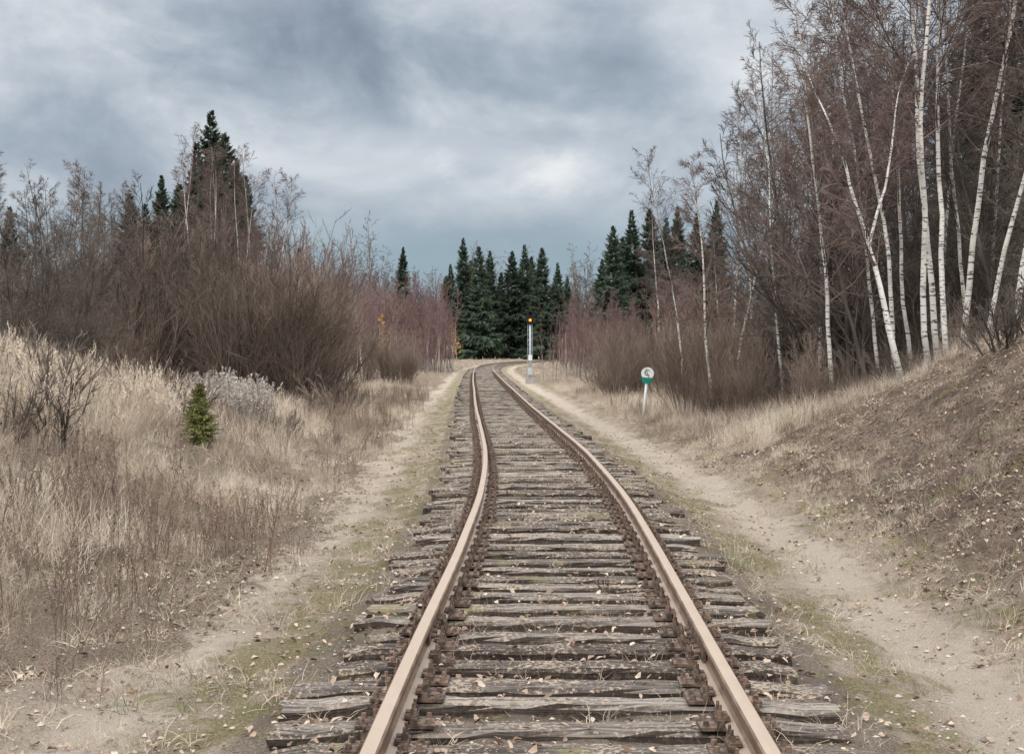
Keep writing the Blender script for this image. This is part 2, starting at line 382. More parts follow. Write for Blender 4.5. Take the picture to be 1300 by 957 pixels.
a=rng.random(len(x))*6.28; V=np.stack([V[...,0]*np.cos(a)[:,None]-V[...,1]*np.sin(a)[:,None],V[...,0]*np.sin(a)[:,None]+V[...,1]*np.cos(a)[:,None],V[...,2]],-1)
V+=np.stack([x,y,H(x,y)+r*.25],-1)[:,None]
b=MB(); b.add(V.reshape(-1,3),None,(octf[None]+6*np.arange(len(x))[:,None,None]).reshape(-1,3)); b.obj('gravel',[M['stone']],False)

def leaves(x,y,z,size):
    n_=len(x); a=rng.random(n_)*6.28; L=size
    sh=np.array([[0,-.5,0],[.32,-.12,.12],[.2,.3,.1],[0,.55,0],[-.2,.3,.12],[-.32,-.12,.1]])
    V=sh[None]*L[:,None,None]*np.array([1,1,1.6])
    V=V+rng.normal(size=V.shape)*.06*L[:,None,None]
    tl=rng.normal(size=(n_,2))*.35
    V[...,2]+=V[...,0]*tl[:,0:1]+V[...,1]*tl[:,1:2]
    ca,sa=np.cos(a)[:,None],np.sin(a)[:,None]
    V=np.stack([V[...,0]*ca-V[...,1]*sa,V[...,0]*sa+V[...,1]*ca,V[...,2]],-1)+np.stack([x,y,z],-1)[:,None]
    return V
def wl(x,y,o):
    ptch=sst(.38,.62,fbm(x*1.3,y*1.3,77))
    w=np.where(o>3,.95,np.where(np.abs(o)<1.3,.36,.10+.16*ptch)); w=np.where(o<-2.4,.5,w); w=np.where((o>2)&(o<=2.8),.15,w)
    return w*(.18+.82*ptch)
x,y,o=scatter_pts(115000,(-6,8.5),(4.5,36),wl,1.5)
inb=np.abs(o)<1.3
z=H(x,y)+.012
si=np.interp(y,at_s(S)[0][:,1],np.arange(nS)); near=np.abs(at_s(S)[0][np.clip(np.round(si).astype(int),0,nS-1),1]-y)<.11
z=np.where(inb&near,np.maximum(z,ztop_sl+.01),z)
V=leaves(x,y,z,.018+.036*rng.random(len(x)))
nl_=len(x); T6=np.array([[0,1,2,3],[0,3,4,5]])
b=MB(); b.add(V.reshape(-1,3),(T6[None]+6*np.arange(nl_)[:,None,None]).reshape(-1,4)); lv=b.obj('fallen_leaves',[M['leaf']])
r3=np.repeat(rng.random((nl_,3)),6,0); ca=lv.data.color_attributes.new('rnd','FLOAT_COLOR','POINT'); ca.data.foreach_set('color',np.c_[r3,np.ones(len(r3))].astype(np.float32).ravel())

# ------------------------------------------------------------------ growing things
def nrm(v): return v/(np.linalg.norm(v,axis=-1,keepdims=True)+1e-9)
def grow(P,D,L,R0,R1,n,wob=.1,trop=0.,pw=1.):
    P=np.asarray(P,float);D=nrm(np.asarray(D,float)); L=np.broadcast_to(L,(len(P),)).astype(float)
    pts=[P];tn=[D]
    for i in range(n):
        D=nrm(D+wob*rng.normal(size=D.shape)+np.array([0,0,trop])); P=P+D*(L/n)[:,None]; pts.append(P); tn.append(D)
    tt=(np.linspace(0,1,n+1)[None])**pw
    R0=np.broadcast_to(R0,(len(P),))[:,None];R1=np.broadcast_to(R1,(len(P),))[:,None]
    return np.stack(pts,1),np.stack(tn,1),R0+(R1-R0)*tt,L
def spawn(G,m,t0,t1,ang,av,lf,rf=.6,rmax=1.):
    pts,tn,rad,L=G; Nn,n1,_=pts.shape; n=n1-1
    t=t0+(t1-t0)*(np.arange(m)[None]+rng.random((Nn,m)))/m
    f=t*n; i=np.clip(f.astype(int),0,n-1); fr=(f-i)[...,None]
    ar=np.arange(Nn)[:,None]
    P=pts[ar,i]*(1-fr)+pts[ar,i+1]*fr; T=tn[ar,i+1]; R=rad[ar,i]*(1-fr[...,0])+rad[ar,i+1]*fr[...,0]
    v=rng.normal(size=T.shape); v=nrm(v-(v*T).sum(-1,keepdims=True)*T)
    a=np.radians(ang+av*rng.normal(size=(Nn,m)))[...,None]
    D=np.cos(a)*T+np.sin(a)*v
    LL=L[:,None]*lf(t)*(.7+.6*rng.random((Nn,m)))
    return P.reshape(-1,3),D.reshape(-1,3),LL.ravel(),np.minimum(R*rf,rmax).ravel()

def birch(seed,Ht,r,lean=(0,0,1),nb=44,t0=.28,dens=1.,spread=.25,curve=.03,tw=1.,wob=.035,fork=False):
    global rng; rng=np.random.default_rng(seed); b=MB()
    D=np.array([lean],float)
    g=grow([[0,0,-.15]],D,Ht,r,.010,16,wob,curve); b.tubes(g[0],g[2],8,0)
    if fork:
        P0=g[0][0,7]; D0=nrm(g[1][0,7]+np.array([.42,.05,0])); g_=grow([P0],[D0],Ht*.6,g[2][0,7]*.75,.009,16,wob,.05); b.tubes(g_[0],g_[2],8,0)
        g=tuple(np.concatenate([p_,q_]) for p_,q_ in zip(g,g_))
    P,D,L,R=spawn(g,nb,t0,.99,44,12,lambda t:spread*(1.12-t)**.75,.45,.026)
    g1=grow(P,D,L,R,.005,6,.10,.06); b.tubes(g1[0],g1[2],3,1)
    P,D,L,R=spawn(g1,int(9*dens),.15,.98,38,14,lambda t:.45*(1.15-t),.6,.01)
    g2=grow(P,D,L,np.maximum(R,.006)*tw,.0035*tw,3,.14,-.02); b.tubes(g2[0],g2[2],2,1)
    P,D,L,R=spawn(g2,int(7*dens),.1,1,34,16,lambda t:.62*(1.1-.5*t),.7,.005)
    L=np.clip(L,.15,.6); g3=grow(P,D,L,.0046*tw,.0028*tw,2,.16,-.10); b.tubes(g3[0],g3[2],2,1)
    return b.mesh('birch_tree',[M['birch'],M['twig_birch']],True)
def alder(seed,Ht,r,ns=3,mat='twig_dark',dens=1.,tw=1.):
    global rng; rng=np.random.default_rng(seed); b=MB()
    D=np.c_[rng.normal(size=(ns,2))*.14,np.ones(ns)]; P=np.c_[rng.normal(size=(ns,2))*.12,np.full(ns,-.15)]
    g=grow(P,D,Ht*(.8+.25*rng.random(ns)),r*(.7+.4*rng.random(ns)),.008,12,.06,.04); b.tubes(g[0],g[2],5,0)
    P,D,L,R=spawn(g,28,.12,.99,42,13,lambda t:.29*(1.12-t)**.75,.5,.025)
    g1=grow(P,D,L,R,.005,5,.11,.07); b.tubes(g1[0],g1[2],3,0)
    P,D,L,R=spawn(g1,int(8*dens),.2,.98,36,14,lambda t:.44*(1.15-t),.6,.01)
    g2=grow(P,D,L,np.maximum(R,.006)*tw,.0035*tw,3,.13,.03); b.tubes(g2[0],g2[2],2,0)
    P,D,L,R=spawn(g2,int(6*dens),.1,1,34,14,lambda t:.6*(1.1-.5*t),.7,.005)
    L=np.clip(L,.12,.5); g3=grow(P,D,L,.0048*tw,.003*tw,2,.14,.02); b.tubes(g3[0],g3[2],2,0)
    return b.mesh('alder_tree',[M[mat]],True)
def shrub(seed,Ht,ns=22,rad=.5,fan=.22,mat='twig_shrub',dens=1.):
    global rng; rng=np.random.default_rng(seed); b=MB()
    q=rng.normal(size=(ns,2)); P=np.c_[q*rad*.5,np.full(ns,-.15)]; D=np.c_[q*fan,np.ones(ns)]
    g=grow(P,D,Ht*(.6+.45*rng.random(ns)),.020+.014*rng.random(ns),.005,8,.06,.03); b.tubes(g[0],g[2],3,0)
    P,D,L,R=spawn(g,int(11*dens),.12,.98,28,9,lambda t:.34*(1.1-t)**.6,.55,.012)
    g1=grow(P,D,L,np.maximum(R,.007),.0045,4,.1,.06); b.tubes(g1[0],g1[2],2,0)
    P,D,L,R=spawn(g1,int(7*dens),.1,1,26,10,lambda t:.45*(1.1-.6*t),.7,.006)
    L=np.clip(L,.15,.7); g2=grow(P,D,L,.0055,.0035,2,.1,.04); b.tubes(g2[0],g2[2],2,0)
    return b.mesh('willow_shrub',[M[mat]],True)
def thicket(seed,Ht,ns=14,R_=2.2):
    global rng; rng=np.random.default_rng(seed); b=MB()
    P=np.c_[rng.normal(size=(ns,2))*R_*.5,np.full(ns,-.15)]; D=np.c_[rng.normal(size=(ns,2))*.05,np.ones(ns)]
    hh=Ht*(.55+.5*rng.random(ns)); g=grow(P,D,hh,.04,.008,9,.03,.03)
    b.tubes(g[0][:,:6],g[2][:,:6],4,0); b.tubes(g[0][:,5:],g[2][:,5:],3,1)
    P,D,L,R=spawn(g,22,.15,.99,30,8,lambda t:.22*(1.1-t)**.6,.5,.012)
    g1=grow(P,D,L,np.maximum(R,.010),.007,3,.08,.06); b.tubes(g1[0],g1[2],2,1)
    P,D,L,R=spawn(g1,5,.1,1,28,10,lambda t:.5*(1.1-.6*t),.7,.008)
    g2=grow(P,D,np.clip(L,.2,.8),.010,.006,1,.1,.0); b.tubes(g2[0],g2[2],2,1)
    return b.mesh('young_birch_thicket',[M['pale_stem'],M['twig_red']],True)
def spruce(seed,Ht,wid=.2,z0=.06,mat='spruce',rag=1.):
    global rng; rng=np.random.default_rng(seed); b=MB()
    g=grow([[0,0,-.1]],[[0,0,1]],Ht,Ht*.012,.01,10,.004,0); b.tubes(g[0],g[2],6,1)
    nB=int(330+Ht*10); q=rng.random(nB)**.85; z=Ht*(z0+(.99-z0)*q)
    fr=1-z/Ht; lump=.75+.5*vn(z*1.1,np.zeros(nB),seed)
    a=rng.random(nB)*6.283; lump=lump*(.8+.4*vn(a*1.2,z*.5,seed+5))
    L=(Ht*wid*(fr**.85)*lump+.10)*(.6+.5*rng.random(nB)); L=np.where(fr>.85,L*.85,L)
    up=np.interp(fr,[0,.25,1],[.9,.15,-.25])
    P=np.c_[np.zeros((nB,2)),z]; D=np.c_[np.cos(a),np.sin(a),up]
    ns=6; G=grow(P,D,L,.015,.004,ns,.05,.03); b.tubes(G[0][:,::2],G[2][:,::2],3,1)
    pts,tn=G[0],G[1]; Nn=len(P); m=9
    t=(.1+.9*(np.arange(m)[None]+rng.random((Nn,m)))/m); f=t*ns;i=np.clip(f.astype(int),0,ns-1);fr_=(f-i)[...,None];ar=np.arange(Nn)[:,None]
    Q=pts[ar,i]*(1-fr_)+pts[ar,i+1]*fr_; T=tn[ar,i+1]
    sid=nrm(np.cross(T,np.array([0,0,1.])))
    for sg in(-1,1,0):
        ln=(L[:,None]*.40*(1.05-t)+.06*Ht/12)*(.7+.6*rng.random((Nn,m)))
        d=nrm(T*(.8+.3*rng.random((Nn,m,1)))+sg*sid*.9+np.array([0,0,-.30 if sg else -.6])+.15*rng.normal(size=T.shape))
        w=nrm(np.cross(d,np.array([0,0,1.])+.5*rng.normal(size=d.shape)))*(.13*ln)[...,None]
        Mx=Q+d*(ln*.55)[...,None]; C_=Q+d*ln[...,None]+np.array([0,0,-.12])*ln[...,None]
        V=np.stack([Q,Mx-w,C_,Mx+w],2).reshape(-1,3)
        b.add(V,np.arange(len(V)).reshape(-1,4),None,0)
        if sg==1: 
            hl=ln*.45; V=np.stack([Q+d*(ln*.15)[...,None],Q+d*(ln*.85)[...,None],Q+d*(ln*.5)[...,None]+np.array([0,0,-1.])*hl[...,None]+.1*rng.normal(size=d.shape)*hl[...,None]],2).reshape(-1,3)
            b.add(V,None,np.arange(len(V)).reshape(-1,3),0)
    return b.mesh('spruce_tree',[M[mat],M['spruce_trunk']],False)
def leafy(seed,Ht):
    global rng; rng=np.random.default_rng(seed); b=MB()
    g=grow([[0,0,-.1]],[[.05,0,1]],Ht,.04,.01,10,.04,.03); b.tubes(g[0],g[2],5,0)
    P,D,L,R=spawn(g,22,.25,.99,42,10,lambda t:.3*(1.1-t),.5,.02); g1=grow(P,D,L,R,.006,5,.1,.05); b.tubes(g1[0],g1[2],3,1)
    P,D,L,R=spawn(g1,7,.2,1,38,10,lambda t:.4*(1.1-.6*t),.6,.008); g2=grow(P,D,L,.007,.004,3,.1,0); b.tubes(g2[0],g2[2],3,1)
    q=g2[0][:,1:].reshape(-1,3); q=q[rng.random(len(q))<.55]; q=q+rng.normal(size=q.shape)*.04
    V=q[:,None]+rng.normal(size=(len(q),3,3))*.05; b.add(V.reshape(-1,3),None,np.arange(len(V)*3).reshape(-1,3),2)
    return b.mesh('yellow_leaved_birch',[M['pale_stem'],M['twig_red'],M['yellow_leaf']],False)
def clump(seed,nbl=50,R_=.16,h=(.35,.8),w=.006,mat='grass',plume=False,bend=.35,tuft=None):
    global rng; rng=np.random.default_rng(seed); b=MB()
    P=np.c_[rng.normal(size=(nbl,2))*R_*.6,np.full(nbl,-.04)]; a=rng.random(nbl)*6.28
    l=rng.random(nbl)**.8*bend; D=np.c_[np.cos(a)*l,np.sin(a)*l,np.ones(nbl)]
    hh=h[0]+(h[1]-h[0])*rng.random(nbl)
    g=grow(P,D,hh,w,.001,3,.14,-.15*bend/.35); pts,tn,rad,_=g
    s=nrm(np.cross(tn,rng.normal(size=(nbl,1,3))))*rad[...,None]
    V=np.stack([pts-s*.5,pts+s*.5],2); idx=np.arange(nbl*4*2).reshape(nbl,4,2)
    Q=np.stack([idx[:,:-1,0],idx[:,:-1,1],idx[:,1:,1],idx[:,1:,0]],-1).reshape(-1,4); b.add(V.reshape(-1,3),Q,None,0)
    mats=[M[mat]]
    if plume:
        mats.append(M['plume']); k=14; P,D,L,R=spawn((pts[:nbl//3],tn[:nbl//3],rad[:nbl//3],hh[:nbl//3]),k,.76,1,24,8,lambda t:.11*(1.3-t),1)
        g=grow(P,D,L,.007,.003,1,.1,-.05); b.tubes(g[0],g[2],2,1)
    return b.mesh('dry_grass',mats,False)
def weed(seed,Ht=1.,fl=None,ns=5):
    global rng; rng=np.random.default_rng(seed); b=MB()
    P=np.c_[rng.normal(size=(ns,2))*.1,np.full(ns,-.05)]; D=np.c_[rng.normal(size=(ns,2))*.10,np.ones(ns)]
    g=grow(P,D,Ht*(.6+.5*rng.random(ns)),.005,.002,7,.06,.02); b.tubes(g[0],g[2],3,0)
    P,D,L,R=spawn(g,14,.35,1,30,12,lambda t:.18*(1.15-t),.8); g1=grow(P,D,L,.003,.0015,3,.12,.05); b.tubes(g1[0],g1[2],2,0)
    q=g1[0][:,1:].reshape(-1,3); q=np.repeat(q,3 if fl else 2,0); q=q+rng.normal(size=q.shape)*.012
    V=q[:,None]+rng.normal(size=(len(q),3,3))*(.012 if fl else .007); b.add(V.reshape(-1,3),None,np.arange(len(V)*3).reshape(-1,3),1)
    return b.mesh('dead_weed',[M['weed'],M[fl] if fl else M['weed']],False)

def protos(name,meshes):
    col=bpy.data.collections.new(name+'_variants')
    for i,me in enumerate(meshes):
        o=bpy.data.objects.new('%s_variant_%02d'%(name,i),me); col.objects.link(o)
    return col
def scatter(name,col,x,y,z,scl,tilt=.06,rot=None,pid=None,realize=True,tint=None):
    global rng
    n_=len(x); k=len(col.objects)
    me=bpy.data.meshes.new(name); me.vertices.add(n_); me.vertices.foreach_set('co',np.stack([x,y,z],-1).astype(np.float32).ravel())
    r=np.c_[rng.normal(size=(n_,2))*tilt,rng.random(n_)*6.283]
    a=me.attributes.new('rot','FLOAT_VECTOR','POINT'); a.data.foreach_set('vector',r.astype(np.float32).ravel())
    s3=np.stack([scl,scl,scl],-1) if np.ndim(scl)==1 else scl
    a=me.attributes.new('scl','FLOAT_VECTOR','POINT'); a.data.foreach_set('vector',s3.astype(np.float32).ravel())
    pid=rng.integers(0,k,n_) if pid is None else pid
    a=me.attributes.new('pid','INT','POINT'); a.data.foreach_set('value',pid.astype(np.int32))
    tint=rng.random(n_) if tint is None else tint
    a=me.attributes.new('tint','FLOAT','POINT'); a.data.foreach_set('value',tint.astype(np.float32))
    o=bpy.data.objects.new(name,me); link(o)
    ng=bpy.data.node_groups.new(name+'_gn','GeometryNodeTree')
    ng.interface.new_socket('Geometry',in_out='INPUT',socket_type='NodeSocketGeometry'); ng.interface.new_socket('Geometry',in_out='OUTPUT',socket_type='NodeSocketGeometry')
    gi=ng.nodes.new('NodeGroupInput');go=ng.nodes.new('NodeGroupOutput'); ip=ng.nodes.new('GeometryNodeInstanceOnPoints')
    ci=ng.nodes.new('GeometryNodeCollectionInfo'); ci.inputs['Collection'].default_value=col; ci.inputs['Separate Children'].default_value=True; ci.inputs['Reset Children'].default_value=True
    def na(nm,ty):
        q=ng.nodes.new('GeometryNodeInputNamedAttribute'); q.data_type=ty; q.inputs['Name'].default_value=nm
        return [s_ for s_ in q.outputs if s_.enabled and s_.name=='Attribute'][0]
    er=ng.nodes.new('FunctionNodeEulerToRotation'); L=ng.links.new
    L(gi.outputs[0],ip.inputs['Points']); L(ci.outputs[0],ip.inputs['Instance']); ip.inputs['Pick Instance'].default_value=True
    L(na('pid','INT'),ip.inputs['Instance Index']); L(na('rot','FLOAT_VECTOR'),er.inputs[0]); L(er.outputs[0],ip.inputs['Rotation']); L(na('scl','FLOAT_VECTOR'),ip.inputs['Scale'])
    if realize:
        rz=ng.nodes.new('GeometryNodeRealizeInstances'); L(ip.outputs[0],rz.inputs[0]); L(rz.outputs[0],go.inputs[0])
    else: L(ip.outputs[0],go.inputs[0])
    md=o.modifiers.new('instances','NODES'); md.node_group=ng
    return o

# prototypes
me_birch=[birch(101,13,.07),birch(102,12,.06,nb=42),birch(103,11,.055,nb=40,spread=.22)]
me_alder=[alder(111,7.5,.055),alder(112,8.5,.065,4),alder(113,9.5,.07,2)]
me_shrub=[shrub(121,5.2),shrub(122,4.6,26,.7,.28),shrub(123,5.6,20,.5,.18),shrub(124,3.6,24,.6,.34)]
me_thick=[thicket(131,7.5),thicket(132,6.5,16),thicket(133,8.2,12)]
me_spruce=[spruce(141,15,.26),spruce(142,17,.225),spruce(143,14,.29)]
me_far=[birch(181,12,.08,nb=30,dens=.55,tw=2.4),alder(182,9,.09,3,dens=.55,tw=2.4),alder(183,8,.08,4,dens=.5,tw=2.4)]
me_leafy=[leafy(151,4.),leafy(152,3.2)]
rng=np.random.default_rng(5)
me_low=[shrub(161,1.6,18,.5,.5,dens=.7),shrub(162,1.2,16,.4,.5,'twig_dark',.7)]

def px(xi,Y): return (xi-650)*Y/F
ZM={}
def put(name,me,xi,Y,top=None,rz=None,scale=None,Hn=None,tilt=(0,0)):
    x=px(xi,Y); z=float(H(x,Y)); 
    if scale is None:
        want=CAMZ+(445-top)*Y/F-z; zmax=max(v.co.z for v in me.vertices) if me.name not in ZM else ZM[me.name]; ZM[me.name]=zmax; scale=want/zmax
    o=bpy.data.objects.new(name,me); o.location=(x,Y,z); o.scale=(scale,)*3
    o.rotation_euler=(tilt[0],tilt[1],rng.random()*6.28 if rz is None else rz); link(o); return o
# left named trees
for xi,Y,t,k in((18,27,222,0),(45,33,225,1),(82,36,215,1),(108,42,196,2),(138,44,200,0),(-20,30,235,2),(-60,34,200,1),(168,52,222,1),(150,48,240,2),(60,44,235,0),(122,38,228,1),(192,46,250,0)):
    put('bare_alder_tree',me_alder[k],xi,Y,t)
for xi,Y,t,k in((222,56,152,0),(270,58,190,1),(248,52,185,2),(330,64,178,0),(312,60,195,2),(342,62,210,1),(285,62,175,0),(300,56,215,1),(90,60,195,1),(-30,58,180,0),(262,54,205,2)):
    put('birch_tree',me_birch[k],xi,Y,t)
for xi,Y,t,k in((268,72,140,1),(286,76,168,2),(250,78,180,0),(300,80,200,1),(205,80,222,1),(165,78,245,2),(185,82,258,0),(228,84,232,2),(12,70,262,0),(312,84,222,0),(-40,75,240,1)):
    put('spruce_tree',me_spruce[k],xi,Y,t)
# centre spruces
for xi,Y,t,k in((588,250,302,1),(572,255,335,0),(608,248,312,2),(622,262,318,1),(650,258,318,2),(666,262,310,0),(688,255,314,2),(636,272,345,2),(708,258,333,0),(566,262,350,2),(720,262,350,0),(598,270,330,2),(675,272,325,2)):
    put('spruce_tree',me_spruce[k],xi,Y,t)
# right spruces
for xi,Y,t,k in((778,140,286,2),(802,146,266,0),(825,150,264,2),(846,144,276,0),(764,142,330,2),(790,152,300,2),(860,150,262,1),(885,140,270,0),(910,150,255,1),(1252,46,-60,1),(1290,44,-30,0),(1222,52,40,2)):
    put('spruce_tree',me_spruce[k],xi,Y,t)
# right birches / bare trees
def custom(name,me,xi,Y,scale=1,rz=0): return put(name,me,xi,Y,scale=scale,rz=rz)
custom('birch_tree',birch(201,6.4,.066,(-.26,.05,1),nb=34,t0=.34,curve=.012,dens=1.1,wob=.05,fork=True),1146,26.5)
custom('birch_tree',birch(202,7.0,.048,(-.20,.0,1),nb=38,t0=.3,curve=.01),908,38)
custom('birch_tree',birch(203,13,.066,(-.12,.0,1),nb=40,t0=.35,wob=.05),1180,28)
custom('birch_tree',birch(204,14,.070,(-.16,.03,1),nb=40,t0=.35,wob=.05),1192,29)
custom('birch_tree',birch(205,13,.064,(-.03,.03,1),nb=40,t0=.35,wob=.05),1203,28.5)
custom('birch_tree',birch(206,14,.072,(.06,.0,1),nb=40,t0=.3,wob=.045),1220,29)
custom('birch_tree',birch(207,11,.055,(-.14,.0,1),nb=40,t0=.3,wob=.05),1160,32)
custom('birch_tree',birch(208,12,.065,(.10,.0,1),nb=40,t0=.3),1285,26)
custom('birch_tree',birch(209,11,.05,(-.09,.0,1),nb=40,t0=.3,wob=.05),1236,31)
custom('birch_tree',birch(210,9.8,.055,(-.10,.0,1),nb=46,t0=.22,wob=.05),1060,32)
custom('birch_tree',birch(211,10.5,.055,(.04,.0,1),nb=44,t0=.3,wob=.05),1042,36)
custom('birch_tree',birch(212,9.6,.05,(-.03,.0,1),nb=44,t0=.3,wob=.05),938,40)
custom('birch_tree',birch(213,11,.05,(-.16,.0,1),nb=40,t0=.3,wob=.05),1120,33)
custom('birch_tree',birch(214,12,.05,(-.08,.0,1),nb=40,t0=.35,wob=.05),1195,33)
custom('birch_tree',birch(215,12,.055,(.12,.0,1),nb=40,t0=.3,wob=.05),1250,28)
custom('birch_tree',birch(216,9.5,.045,(-.17,.0,1),nb=40,t0=.3,wob=.05),1000,38)
custom('birch_tree',birch(217,12,.055,(.03,.0,1),nb=42,t0=.3,wob=.05),1135,31)
for xi,Y,t,k in((925,50,122,0),(868,52,188,1),(1045,38,15,1),(1005,42,30,2),(955,46,100,2),(1100,40,-20,1),(1130,44,-50,0),(1260,34,-80,2),(1320,36,-60,0),(980,44,60,0),(1080,42,-10,2),(1170,40,-60,1),(1030,46,40,0)):
    put('birch_tree',me_birch[k],xi,Y,t)
for xi,Y,t,k in((1020,36,45,2),(975,40,105,1),(1080,34,60,0),(1110,33,40,2),(1240,32,40,1),(1290,30,20,2),(1340,28,40,0),(1180,38,10,1),(1045,35,90,0),(1150,35,60,1),(1270,34,10,0)):
    put('bare_alder_tree',me_alder[k],xi,Y,t)

# shrub masses
cs=protos('willow_shrub',me_shrub)
def mass(name,col,specs,tilt=.05):
    a=np.array(specs,float); x=px(a[:,0],a[:,1]); z=H(x,a[:,1]); return scatter(name,col,x,a[:,1],z,a[:,2],tilt,realize=True)
sp_=[]
for i in range(60):
    xi=rng.uniform(150,422); Y=rng.uniform(42,60); 
    hgt=np.interp(xi,[150,200,300,380,425,440],[6.2,6.6,6.4,5.6,4.4,3.6]); sp_.append((xi+ (Y-42)*.3,Y,hgt/5.2*rng.uniform(.65,1.1)))
for i in range(34): sp_.append((rng.uniform(-150,170),rng.uniform(38,60),rng.uniform(.7,1.15)))
for i in range(14): sp_.append((rng.uniform(420,520),rng.uniform(75,110),rng.uniform(.5,.8)))
mass('willow_shrub_thicket',cs,sp_)
sp_=[]
for i in range(56):
    xi=rng.uniform(865,1160); Y=rng.uniform(38,54); hgt=np.interp(xi,[860,900,960,1000,1160],[2.4,3.2,4.2,5.2,6.]); sp_.append((xi,Y,hgt/5.2*rng.uniform(.55,1.05)))
for i in range(24): sp_.append((rng.uniform(1130,1450),rng.uniform(32,45),rng.uniform(.7,1.1)))
for i in range(34): sp_.append((rng.uniform(765,885),rng.uniform(50,85),rng.uniform(.4,.75)))
for i in range(34): sp_.append((rng.uniform(900,1300),rng.uniform(30.5,37),rng.uniform(.22,.42)))
mass('willow_shrub_thicket',cs,sp_)
ct=protos('young_birch',me_thick)
sp_=[]
for i in range(42): sp_.append((rng.uniform(428,545),rng.uniform(115,165),rng.uniform(.8,1.2)))
for i in range(20): sp_.append((rng.uniform(722,800),rng.uniform(90,130),rng.uniform(.45,.75)))
for i in range(9): sp_.append((rng.uniform(820,980),rng.uniform(70,110),rng.uniform(.6,1.0)))
for i in range(12): sp_.append((rng.uniform(150,430),rng.uniform(64,90),rng.uniform(.8,1.1)))
mass('young_birch_thicket',ct,sp_)
# distant forest
cd=protos('distant_forest',me_far)
sp_=[];pid=[]
for i in range(230):
    Y=rng.uniform(200,330); xi=rng.uniform(-250,1500)
    if 540<xi<790 and Y<262: Y+=75
    xx=px(xi,Y)
    if abs(off(xx,Y))<9 and Y<345: Y=rng.uniform(350,420); 
    sp_.append((xi,Y,rng.uniform(1.5,2.1)))
for i in range(110):
    xi=rng.choice([rng.uniform(-200,430),rng.uniform(840,1500)]); Y=rng.uniform(80,180); sp_.append((xi,Y,rng.uniform(.8,1.15)))
a=np.array(sp_); x=px(a[:,0],a[:,1])
scatter('distant_forest',cd,x,a[:,1],H(x,a[:,1]),a[:,2],.03)
cd=protos('distant_spruce',me_spruce[:2]); a=np.array([(rng.uniform(-250,1500),rng.uniform(270,330),rng.uniform(1.0,1.4)) for i in range(26)]); a[:,1]=np.where((a[:,0]>540)&(a[:,0]<790),a[:,1]+60,a[:,1]); x=px(a[:,0],a[:,1])
scatter('distant_spruce_forest',cd,x,a[:,1],H(x,a[:,1]),a[:,2],.02,realize=False)
put('bare_tree',me_alder[0],492,150,335); put('bare_tree',me_alder[1],742,190,322)
put('yellow_leaved_birch',me_leafy[0],490,105,398); put('yellow_leaved_birch',me_leafy[1],580,170,418); put('yellow_leaved_birch',me_leafy[0],575,200,408)
SAPY=22.; SAPX=px(253,SAPY)
put('young_spruce_tree',spruce(171,1.0,.34,.03,'young_green'),253,SAPY,484)

# ------------------------------------------------------------------ grass
g_tall=[clump(301+i,50,.2,(.25,.65),.0065,bend=.5) for i in range(4)]+[clump(311,40,.2,(.5,.95),.006,plume=True,bend=.25),clump(312,36,.22,(.5,1.0),.006,plume=True,bend=.3)]
g_short=[clump(321+i,34,.1,(.06,.22),.004,'grass_short',bend=.8) for i in range(3)]
g_green=[clump(331,34,.09,(.08,.22),.004,'grass_green',bend=.7)]
cg=protos('dry_grass',g_tall); cgs=protos('short_grass',g_short+g_green)
weeds=[weed(341,.9),weed(342,.75),weed(343,1.05)]; cw=protos('dead_weed',weeds); cf=protos('fluffy_seed_weed',[weed(351,1.0,'fluff',8),weed(352,.85,'fluff',8)])
rng=np.random.default_rng(56)
def nosap(x,y): return ~((np.abs(x-SAPX*y/SAPY)<.28)&(y<SAPY+.1)&(y>SAPY-5.))
def wg(x,y,o):
    pt=fbm(x*.5,y*.5,91); pt2=fbm(x*1.7,y*1.7,92)
    e=np.interp(y,[5,12,20],[.6,.25,0])
    l=sst(2.35+e,3.3+e,-o+1.8*(pt-.5))*(.15+.9*sst(.38,.62,pt2))
    r=sst(2.85,3.5,o+.8*(pt-.5))*np.where(y<24,np.maximum(.14+.7*sst(6.2,7.8,o),.85*sst(10,14,y)*(1-sst(3.7,4.5,o+1.2*(pt-.5)))),.9*(1-.5*sst(5,7,o)))
    return np.where(o<0,l,r)*np.where(nosap(x,y),1.,.25)
x,y,o=scatter_pts(27000,(-15,13),(4.5,75),wg,1.25)
x2,y2,o2=scatter_pts(5500,(-20,16),(60,235),wg,1.)
x3,y3,o3=scatter_pts(800,(-12,-5.8),(17,30),lambda x,y,o:sst(.42,.55,fbm(x*.4,y*.4,193))*nosap(x,y),1.)
x=np.r_[x,x2,x3];y=np.r_[y,y2,y3];o=np.r_[o,o2,o3]
pl=rng.integers(0,4,len(x)); hi=(o<-4.8)&(y>13)&(fbm(x*.35,y*.35,93)>.5)&(rng.random(len(x))<.5)&(y<34); hi[-len(x3):]=True; pl=np.where(hi,rng.integers(4,6,len(x)),pl)
sc=(.45+.5*rng.random(len(x)))*(.45+1.0*fbm(x*.7,y*.7,94))*np.where(np.abs(o)<3.8,.7,1)*np.where((o>0)&(y<24),.6,1); sc=np.where(hi,np.maximum(sc,.8),sc)
sc=np.where(nosap(x,y),sc,sc*.55)
tint=np.clip(.50+1.7*(fbm(x*.55,y*.55,191)-.5)+1.0*(fbm(x*2.2,y*2.2,192)-.5)+.16*rng.normal(size=len(x))+np.where(hi,.15,0)-np.where((o>5)&(y>24),.12,0),0,1)
scatter('dry_grass',cg,x,y,H(x,y),sc,.16,pid=pl,tint=tint)
